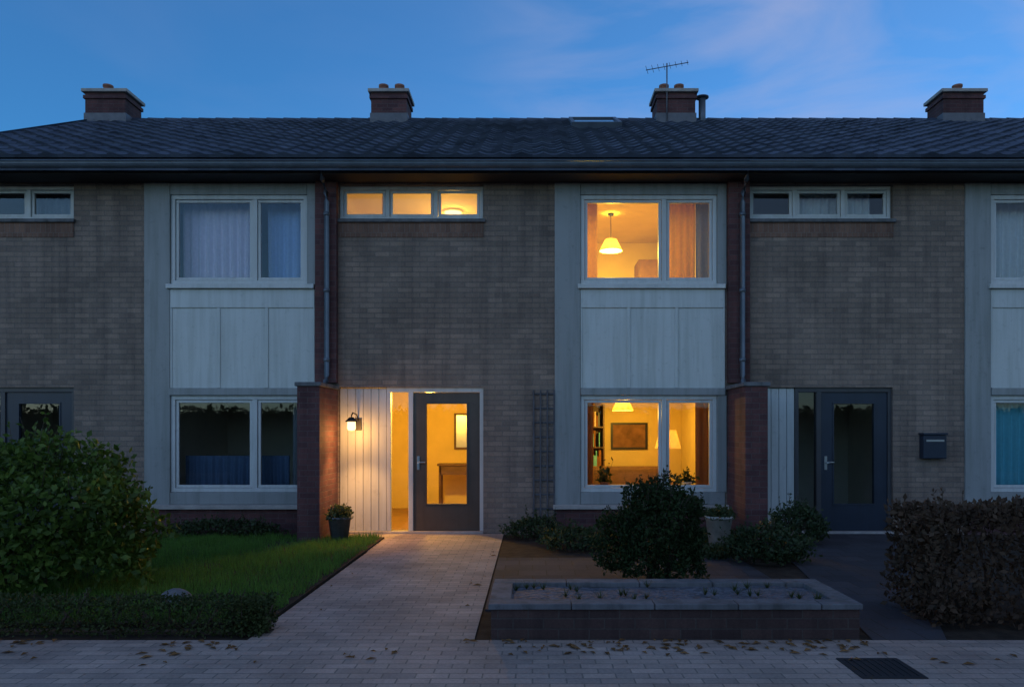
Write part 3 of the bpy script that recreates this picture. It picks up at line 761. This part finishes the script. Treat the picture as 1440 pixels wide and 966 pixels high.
for a in (0.68, 2.34):
    m = MB(); m.box(a, a + 0.19, 12.95, 13.8, 0.10, 0.62, 0.05); m.build('armrest', 'fabric_sofa', S)
for a in (0.74, 2.42):
    for b in (13.02, 13.72):
        m = MB(); m.tube([(a, b, 0.02), (a, b, 0.13)], 0.025, 8); m.build('leg', 'dark_wood', S)
Pc = empty('picture', (1.85, 14.38, 1.3), 'framed picture on the back wall of the lit living room', 'picture')
m = MB()
for b in ((1.50, 2.2, 1.15, 1.19), (1.50, 2.2, 1.62, 1.66), (1.50, 1.54, 1.19, 1.62), (2.16, 2.2, 1.19, 1.62)): m.box(b[0], b[1], 14.36, 14.395, b[2], b[3])
m.build('frame', 'black_metal', Pc)
m = MB(); m.box(1.54, 2.16, 14.375, 14.39, 1.19, 1.62); m.build('print', 'picture_print', Pc)
Wd = empty('wardrobe', (2.4, 13.9, 2.68), 'tall wooden wardrobe at the back of the lit bedroom', 'wardrobe')
m = MB(); m.box(1.95, 2.83, 13.8, 14.39, 2.69, 4.65, 0.01); m.build('carcass', 'mid_wood', Wd)
for a in (1.97, 2.40):
    m = MB(); m.box(a, a + 0.415, 13.775, 13.802, 2.75, 4.6, 0.006); d = m.build('door', 'mid_wood', Wd)
    m = MB(); m.tube([(a + (0.36 if a < 2.2 else 0.05), 13.76, 3.55), (a + (0.36 if a < 2.2 else 0.05), 13.76, 3.75)], 0.008, 6); m.build('handle', 'steel', d)

HT = empty('hall_table', (-1.25, 13.9, 0.02), 'dark narrow table at the back of the lit hall', 'table')
m = MB(); m.box(-1.75, -0.75, 13.75, 14.12, 0.86, 0.90, 0.006); m.build('tabletop', 'dark_wood', HT)
m = MB(); m.box(-1.70, -0.80, 13.77, 14.10, 0.70, 0.857); m.build('drawer_box', 'dark_wood', HT)
for a in (-1.72, -0.81):
    for b in (13.77, 14.06):
        m = MB(); m.box(a, a + 0.04, b, b + 0.04, 0.022, 0.86); m.build('leg', 'dark_wood', HT)
MR = empty('mirror', (-1.2, 14.39, 1.2), 'wood framed mirror over the table in the lit hall', 'mirror')
m = MB(); m.box(-1.5, -0.95, 14.365, 14.395, 1.15, 1.19); m.box(-1.5, -0.95, 14.365, 14.395, 1.80, 1.84); m.box(-1.5, -1.46, 14.365, 14.395, 1.19, 1.80); m.box(-0.99, -0.95, 14.365, 14.395, 1.19, 1.80); m.build('frame', 'dark_wood', MR)
m = MB(); m.box(-1.46, -0.99, 14.38, 14.39, 1.19, 1.80); m.build('mirror_glass', 'steel', MR)
def sill_plant(x, y, z, h, label, seed, mat='terracotta'):
    P = empty('potted_plant', (x, y, z), label, 'plant', 'plants on the lit window sill')
    m = MB(); m.lathe([(0.0, z + 0.003), (0.05, z + 0.003), (0.07, z + 0.11), (0.076, z + 0.11), (0.076, z + 0.13), (0.062, z + 0.13), (0.0, z + 0.115)], x, y, 18); m.build('pot', mat, P)
    rg = random.Random(seed); m = MB()
    for k in range(60):
        u = Vector((rg.gauss(0, 0.5), rg.gauss(0, 0.35), abs(rg.gauss(0.4, 0.45)))); e = Vector((x, y, z + 0.12)) + Vector((u.x * 0.11, u.y * 0.09, u.z * h))
        m.tube([(x, y, z + 0.11), tuple(Vector((x, y, z + 0.12)) * 0.4 + e * 0.6), tuple(e)], 0.0025, 4); leaf(m, e, 0.085, rg, 0.2)
    m.build('foliage', 'cover_leaf', P)
sb = MB(); sb.box(0.70, 2.70, 11.10, 11.285, 0.585, 0.61, 0.004); tag(sb.build('window_board', 'white_paint', None, (1.7, 11.2, 0.6)), 'white window board inside the lit living room window', 'window board')
sill_plant(1.08, 11.2, 0.611, 0.26, 'leafy plant in a clay pot at the left of the lit living room window', 3)
sill_plant(2.30, 11.2, 0.611, 0.15, 'small plant in a white pot in the right pane of the lit living room window', 5, 'ceiling_white')
# porch lamp
P = empty('wall_lantern', (-2.58, 11.05, 1.58), 'lit wall lantern on the white panel beside the lit front door', 'lamp')
x, y, z = -2.56, 10.62, 1.60
m = MB(); m.box(x - 0.05, x + 0.05, 11.03, 11.052, z - 0.09, z + 0.09, 0.006); m.tube([(x, 11.04, z + 0.05), (x, 10.93, z + 0.14), (x, y + 0.08, z + 0.16), (x, y, z + 0.12), (x, y, z + 0.09)], 0.010, 8); m.build('bracket', 'black_metal', P)
m = MB(); m.lathe([(0.0, z + 0.10), (0.03, z + 0.095), (0.085, z + 0.04), (0.085, z + 0.03), (0.0, z + 0.03)], x, y, 20); m.build('hood', 'black_metal', P)
m = MB(); m.lathe([(0.055, z + 0.03), (0.06, z - 0.06), (0.045, z - 0.09), (0.0, z - 0.095)], x, y, 20); m.build('lamp_glass', 'bulb_porch', P)
light(P, (x, y, z - 0.13), 15, (1.0, 0.46, 0.115), 0.04)
l = bpy.data.lights.new('lamp_light', 'SPOT'); l.energy = 72; l.color = (1.0, 0.47, 0.14); l.spot_size = R(104); l.spot_blend = 0.8; l.shadow_soft_size = 0.05
o = bpy.data.objects.new('lamp_light', l); col.objects.link(o); o.parent = P
o.location = Vector((x, y, z - 0.14)) - Vector(P['_o']); o.rotation_euler = (R(-4), R(-5), 0)

# mailbox on the right house, trellis on the middle house
M_ = empty('mailbox', (5.83, F, 1.1), 'dark wall mailbox on the brick to the right of the unlit door', 'mailbox')
m = MB(); m.box(5.66, 6.0, F - 0.13, F - 0.002, 1.10, 1.44, 0.012); m.build('body', 'dark_paint', M_)
m = MB(); m.box(5.65, 6.01, F - 0.15, F - 0.001, 1.442, 1.475, 0.008); m.build('lid', 'dark_paint', M_)
m = MB(); m.box(5.70, 5.96, F - 0.136, F - 0.129, 1.345, 1.375, 0.002); m.build('slot_flap', 'steel', M_)
T_ = empty('trellis', (0.17, F, 0), 'narrow dark timber trellis on the brick left of the lit bay', 'trellis')
m = MB()
for i in range(4): m.box(0.005 + i * 0.10, 0.03 + i * 0.10, F - 0.04, F - 0.018, 0.02, 2.10, 0.003)
for i in range(10): m.box(0.0, 0.335, F - 0.018, F - 0.002, 0.14 + i * 0.21, 0.165 + i * 0.21, 0.003)
m.build('slats', 'grey_dark_wood', T_)

# ------------------------------------------------------------------ low front walls and beds
RB = empty('raised_bed', (1.0, 5.85, 0), 'low dark brick raised bed topped with slate chips along the pavement', 'raised bed')
m = MB(); x0, x1, y0, y1 = -0.30, 2.36, 5.42, 6.30
m.box(x0, x1, y0, y0 + 0.12, -0.012, 0.215); m.box(x0, x1, y1 - 0.12, y1, -0.012, 0.215)
m.box(x0, x0 + 0.12, y0 + 0.12, y1 - 0.12, -0.012, 0.2149); m.box(x1 - 0.12, x1, y0 + 0.12, y1 - 0.12, -0.012, 0.2149); m.build('wall', 'dark_brick', RB)
m = MB()
xx = x0 - 0.02
while xx < x1: 
    e = min(xx + 0.6, x1 + 0.02)
    m.box(xx + 0.003, e - 0.003, y0 - 0.025, y0 + 0.14, 0.216, 0.258, 0.006); m.box(xx + 0.003, e - 0.003, y1 - 0.14, y1 + 0.025, 0.216, 0.258, 0.006); xx += 0.6
for X in (x0 - 0.02, x1 - 0.14): m.box(X, X + 0.16, y0 + 0.143, y1 - 0.143, 0.216, 0.257, 0.006)
m.build('coping', 'dark_concrete', RB)
m = MB(); nx, ny = 60, 16
for i in range(nx):
    for j in range(ny):
        def h(i, j):
            X = x0 + 0.121 + (x1 - x0 - 0.242) * i / nx; Y = y0 + 0.121 + (y1 - y0 - 0.242) * j / ny
            return (X, Y, 0.225 + 0.02 * noise.noise((X * 3, Y * 3, 0)))
        m.face([h(i, j), h(i + 1, j), h(i + 1, j + 1), h(i, j + 1)], True)
m.build('slate_fill', 'slate_chips', RB)

# ------------------------------------------------------------------ plants
def shrub(name, label, cat, c, rad, h, nleaf, size, mat, seed, shape='dome', lump=0.28, freq=2.2, group=None, stems=9, shoots=0):
    rg = random.Random(seed)
    S = empty(name, c, label, cat, group)
    m = MB(); cx_, cy_, cz_ = c; k = 0
    while k < nleaf:
        u = Vector((rg.gauss(0, 1), rg.gauss(0, 1), rg.gauss(0, 1))).normalized()
        if shape == 'dome':
            if u.z < -0.55: continue
            r = 1 + lump * noise.noise(u * freq + Vector((seed, 0, 0))) + 0.12 * noise.noise(u * freq * 3.1 + Vector((0, seed, 0)))
            t = r * (1 - abs(rg.gauss(0, 0.16)))
            zz = h * (0.42 + 0.58 * u.z * t)
            taper = 1.0
            p = Vector((cx_ + rad[0] * u.x * t, cy_ + rad[1] * u.y * t, cz_ + max(0.02, zz)))
        elif shape == 'box':
            a = rg.uniform(-1, 1); b = rg.uniform(-1, 1); e = rg.uniform(0.03, 1)
            f = rg.random()
            if f < 0.45: b = -1 + abs(rg.gauss(0, 0.15))
            elif f < 0.8: e = 1 - abs(rg.gauss(0, 0.08))
            elif f < 0.9: a = -1 + abs(rg.gauss(0, 0.05))
            else: a = 1 - abs(rg.gauss(0, 0.05))
            X = cx_ + rad[0] * a
            bulge = 1 + lump * noise.noise((X * freq, e * 2 * h * freq, seed))
            top = h * (1 + lump * 0.7 * noise.noise((X * freq * 0.8, b * 2, seed + 5)))
            p = Vector((X, cy_ + rad[1] * b * bulge, cz_ + top * e))
        leaf(m, p, size, rg); k += 1
    t = MB()
    for i in range(shoots):
        if shape == 'dome':
            a = rg.uniform(0, 6.28); b = rg.uniform(0.15, 1.45)
            u = Vector((math.cos(a) * math.cos(b), math.sin(a) * math.cos(b), math.sin(b)))
            r0 = 0.86 + lump * noise.noise(u * freq + Vector((seed, 0, 0)))
            q = Vector((cx_ + rad[0] * u.x * r0, cy_ + rad[1] * u.y * r0, cz_ + h * (0.42 + 0.58 * u.z * r0)))
            d = (u + Vector((rg.gauss(0, 0.3), rg.gauss(0, 0.3), 0.7))).normalized()
        else:
            X = cx_ + rad[0] * rg.uniform(-1, 1)
            q = Vector((X, cy_ + rad[1] * rg.uniform(-1, 0.6), cz_ + h * rg.uniform(0.75, 0.97))); d = Vector((rg.gauss(0, 0.35), rg.gauss(-0.15, 0.35), 1)).normalized()
        LL = size * rg.uniform(1.5, 4.2); e = q + d * LL
        t.tube([q - d * size * 2.5, q + d * LL * 0.5, e], [0.004, 0.003, 0.0015], 4)
        for k2 in range(int(LL / size * 3) + 2):
            leaf(m, q + d * LL * rg.random(), size * rg.uniform(0.5, 0.95), rg, 0.8)
    m.build('foliage', mat, S)
    t.box(cx_ - (rad[0] * 0.25 if shape == 'dome' else rad[0]), cx_ + (rad[0] * 0.25 if shape == 'dome' else rad[0]), cy_ - 0.25 * rad[1], cy_ + 0.25 * rad[1], cz_ - 0.03, cz_ + 0.01)
    for i in range(stems):
        a = rg.uniform(0, 6.28); sx = rad[0] * 0.25 if shape == 'dome' else rad[0]
        bx = cx_ + (rg.uniform(-1, 1) * sx); by_ = cy_ + rg.uniform(-0.25, 0.25) * rad[1]
        ex = bx + math.cos(a) * rad[0] * (0.6 if shape == 'dome' else 0.06); ey_ = by_ + math.sin(a) * rad[1] * 0.6
        hh = h * rg.uniform(0.6, 0.92)
        t.tube([(bx, by_, cz_ - 0.01), ((bx * 2 + ex) / 3 + rg.gauss(0, 0.02), (by_ * 2 + ey_) / 3, cz_ + hh * 0.45), (ex * 0.8 + bx * 0.2, ey_ * 0.8 + by_ * 0.2, cz_ + hh)], [0.02, 0.013, 0.005], 6)
    t.build('stems', 'bark', S)
    return S
shrub('laurel_bush', 'large green laurel bush at the left edge in front of the dark house', 'bush', (-4.85, 6.95, 0), (1.30, 0.85), 1.36, 17000, 0.072, 'laurel_leaf', 3, lump=0.42, freq=1.9, shoots=70)
shrub('yew_bush', 'dark dense rounded yew bush in front of the lit living room window', 'bush', (1.20, 7.35, 0), (0.49, 0.46), 0.98, 16000, 0.040, 'yew_leaf', 11, lump=0.5, freq=2.3, shoots=170)
shrub('beech_hedge', 'brown leafed beech hedge at the right edge by the pavement', 'hedge', (5.0, 6.10, 0), (1.95, 0.42), 0.88, 20000, 0.055, 'brown_leaf', 21, 'box', 0.24, 1.5, stems=40, shoots=120)
shrub('box_hedge', 'low clipped box hedge edging the lawn along the pavement', 'hedge', (-5.5, 5.62, 0), (3.55, 0.15), 0.25, 24000, 0.028, 'box_leaf', 31, 'box', 0.2, 2.4, stems=40, shoots=140)
shrub('garden_shrub', 'small green shrub at the foot of the pale panel by the dark door', 'bush', (3.50, 9.9, 0), (0.36, 0.32), 0.52, 2600, 0.05, 'cover_leaf', 41, lump=0.45, shoots=16)
shrub('garden_shrub', 'low dark shrub at the foot of the purple screen wall, near the pale planter', 'bush', (2.65, 8.6, 0), (0.48, 0.4), 0.42, 3200, 0.05, 'cover_leaf', 43, lump=0.45, shoots=16)
shrub('garden_shrub', 'low leafy plant below the trellis on the lit house', 'bush', (0.05, 10.5, 0), (0.40, 0.25), 0.30, 1800, 0.05, 'cover_leaf', 47, lump=0.45, shoots=16)
shrub('garden_shrub', 'low spreading plant left of the yew bush', 'bush', (0.55, 9.6, 0), (0.42, 0.35), 0.26, 2000, 0.05, 'cover_leaf', 49, lump=0.45, shoots=16)
shrub('garden_shrub', 'low green plant under the dark ground floor window of the left house', 'bush', (-4.35, 10.6, 0), (0.8, 0.22), 0.24, 2600, 0.05, 'cover_leaf', 53, lump=0.45, shoots=16)

# lawn grass
m = MB(); rg = random.Random(5)
for k in range(70000):
    X = rg.uniform(-7.2, -2.07 + 0.09 * noise.noise((k * 0.37, 1, 2))); Y = rg.uniform(5.78, 10.5)
    if X > -2.10 + 0.07 * noise.noise((Y * 4, 7, 1)): continue
    if noise.noise((X * 1.4, Y * 1.4, 3)) < -0.35 and rg.random() < 0.6: continue
    hh = rg.uniform(0.03, 0.10) * (1 + 0.5 * noise.noise((X * 2, Y * 2, 0))); a = rg.uniform(0, 6.28); w = 0.0035; lx, ly = rg.gauss(0, 0.02), rg.gauss(0, 0.02)
    b = len(m.v)
    m.v += [(X - w * math.cos(a), Y - w * math.sin(a), 0.018), (X + w * math.cos(a), Y + w * math.sin(a), 0.018), (X + lx, Y + ly, 0.02 + hh)]
    m.f.append((b, b + 1, b + 2)); m.smooth.append(False)
tag(m.build('grass', 'grass_blade'), 'short green lawn grass before the left house', 'grass', kind='stuff')
# ground cover among the beds
m = MB(); rg = random.Random(6)
for k in range(9000):
    X = rg.uniform(1.6, 3.1); Y = rg.uniform(8.6, 10.95)
    if noise.noise((X * 1.8, Y * 1.8, 9)) < -0.1: continue
    leaf(m, Vector((X, Y, rg.uniform(-0.01, 0.09))), 0.05, rg, 0.9)
tag(m.build('ground_cover', 'cover_leaf'), 'low dark ground cover in the bed before the lit house', 'ground cover', kind='stuff')
# fallen leaves
m = MB(); rg = random.Random(8)
for k in range(620):
    X = rg.uniform(-4.5, 4.5); Y = 5.385 - abs(rg.gauss(0, 0.22)) if rg.random() < 0.8 else rg.uniform(5.4, 10)
    if Y > 5.39 and not (-2.0 < X < -0.45): continue
    if noise.noise((X * 1.1, Y * 1.6, 4)) < -0.02: continue
    if Y > 5.39: X = -2.0 + abs(rg.gauss(0, 0.12)) if rg.random() < 0.5 else -0.47 - abs(rg.gauss(0, 0.1))
    a = rg.uniform(0, 6.28); L = rg.uniform(0.02, 0.05); c, s = math.cos(a), math.sin(a)
    pts = [(-L, 0, 0.004), (0, -L * 0.4, 0.012), (L, 0, 0.005), (0, L * 0.4, 0.016)]
    m.face([(X + c * px - s * py, Y + s * px + c * py, pz) for px, py, pz in pts])
tag(m.build('fallen_leaves', 'dead_leaf'), 'dry brown leaves scattered on the brick pavement and path', 'leaves', kind='stuff')

m = MB(); rg = random.Random(15)
for k in range(26):
    X, Y = rg.uniform(-0.15, 2.2), rg.uniform(5.6, 6.1)
    for j in range(26):
        a = rg.uniform(0, 6.28); L = rg.uniform(0.03, 0.09); e = rg.uniform(0.3, 1.0)
        b = len(m.v); w = 0.004
        m.v += [(X - w * math.sin(a), Y + w * math.cos(a), 0.23), (X + w * math.sin(a), Y - w * math.cos(a), 0.23), (X + math.cos(a) * L * e, Y + math.sin(a) * L * e, 0.235 + L * (1.1 - 0.5 * e))]
        m.f.append((b, b + 1, b + 2)); m.smooth.append(False)
tag(m.build('weeds', 'box_leaf'), 'thin grassy weeds between the slate chips of the raised bed', 'weeds', kind='stuff')
# pots, stone, drain
def pot(x, y, r, h, mat, label, group, plant=None, seed=1):
    P = empty('planter', (x, y, 0), label, 'planter', group)
    m = MB(); m.lathe([(0.0, 0.004), (r * 0.72, 0.004), (r, h - 0.03), (r * 1.06, h - 0.03), (r * 1.06, h), (r * 0.92, h), (r * 0.88, h - 0.05)], x, y, 24); m.build('pot', mat, P)
    m = MB(); m.lathe([(0.0, h - 0.045), (r * 0.9, h - 0.05)], x, y, 24); m.build('earth', 'soil', P)
    if plant:
        rg = random.Random(seed); m = MB()
        for k in range(700):
            u = Vector((rg.gauss(0, 1), rg.gauss(0, 1), abs(rg.gauss(0, 1)))).normalized() * rg.uniform(0.4, 1)
            leaf(m, Vector((x + u.x * r * 1.3, y + u.y * r * 1.3, h - 0.03 + u.z * plant)), 0.05, rg, 0.6)
        m.build('foliage', 'cover_leaf', P)
pot(2.42, 9.75, 0.17, 0.40, 'stone', 'pale stone planter under the right end of the lit bay window', 'planters by the walls', 0.16, 4)
pot(-2.62, 10.2, 0.15, 0.34, 'dark_concrete', 'dark grey planter at the foot of the glowing reddish screen wall', 'planters by the walls', 0.2, 5)
bm = bmesh.new(); bmesh.ops.create_icosphere(bm, subdivisions=3, radius=1)
for v in bm.verts:
    n = 1 + 0.25 * noise.noise(v.co * 1.3) + 0.08 * noise.noise(v.co * 4)
    v.co = Vector((-3.05 + v.co.x * 0.13 * n, 6.45 + v.co.y * 0.10 * n, 0.06 + v.co.z * 0.09 * n))
m = MB(); m.bm(bm, True); tag(m.build('boulder', 'dark_concrete', None, (-3.05, 6.45, 0)), 'grey round boulder on the lawn by the box hedge', 'stone')
D = empty('drain_cover', (2.2, 4.75, 0), 'dark square iron drain cover set in the pavement', 'drain')
m = MB()
for b in ((2.0, 2.4, 4.55, 4.585), (2.0, 2.4, 4.915, 4.95), (2.0, 2.035, 4.585, 4.915), (2.365, 2.4, 4.585, 4.915)): m.box(b[0], b[1], b[2], b[3], -0.002, 0.007)
m.build('rim', 'black_metal', D)
m = MB()
for i in range(7): m.box(2.045 + i * 0.046, 2.07 + i * 0.046, 4.585, 4.915, -0.002, 0.006)
m.box(2.035, 2.365, 4.585, 4.915, -0.003, 0.0025)
m.build('grate', 'black_metal', D)

# ------------------------------------------------------------------ across the street, behind the camera: a tall hedge the dark panes mirror
hd = shrub('privet_hedge', 'tall dark hedge across the street', 'hedge', (0, -6.3, 0), (27.0, 0.6), 2.3, 22000, 0.2, 'box_leaf', 77, 'box', 0.18, 0.8, stems=30)
m = MB(); m.box(-27, 27, -6.7, -5.95, -0.05, 2.15); m.build('twigs', 'bark', hd)
for o in bpy.data.objects:
    if '_o' in o: del o['_o']
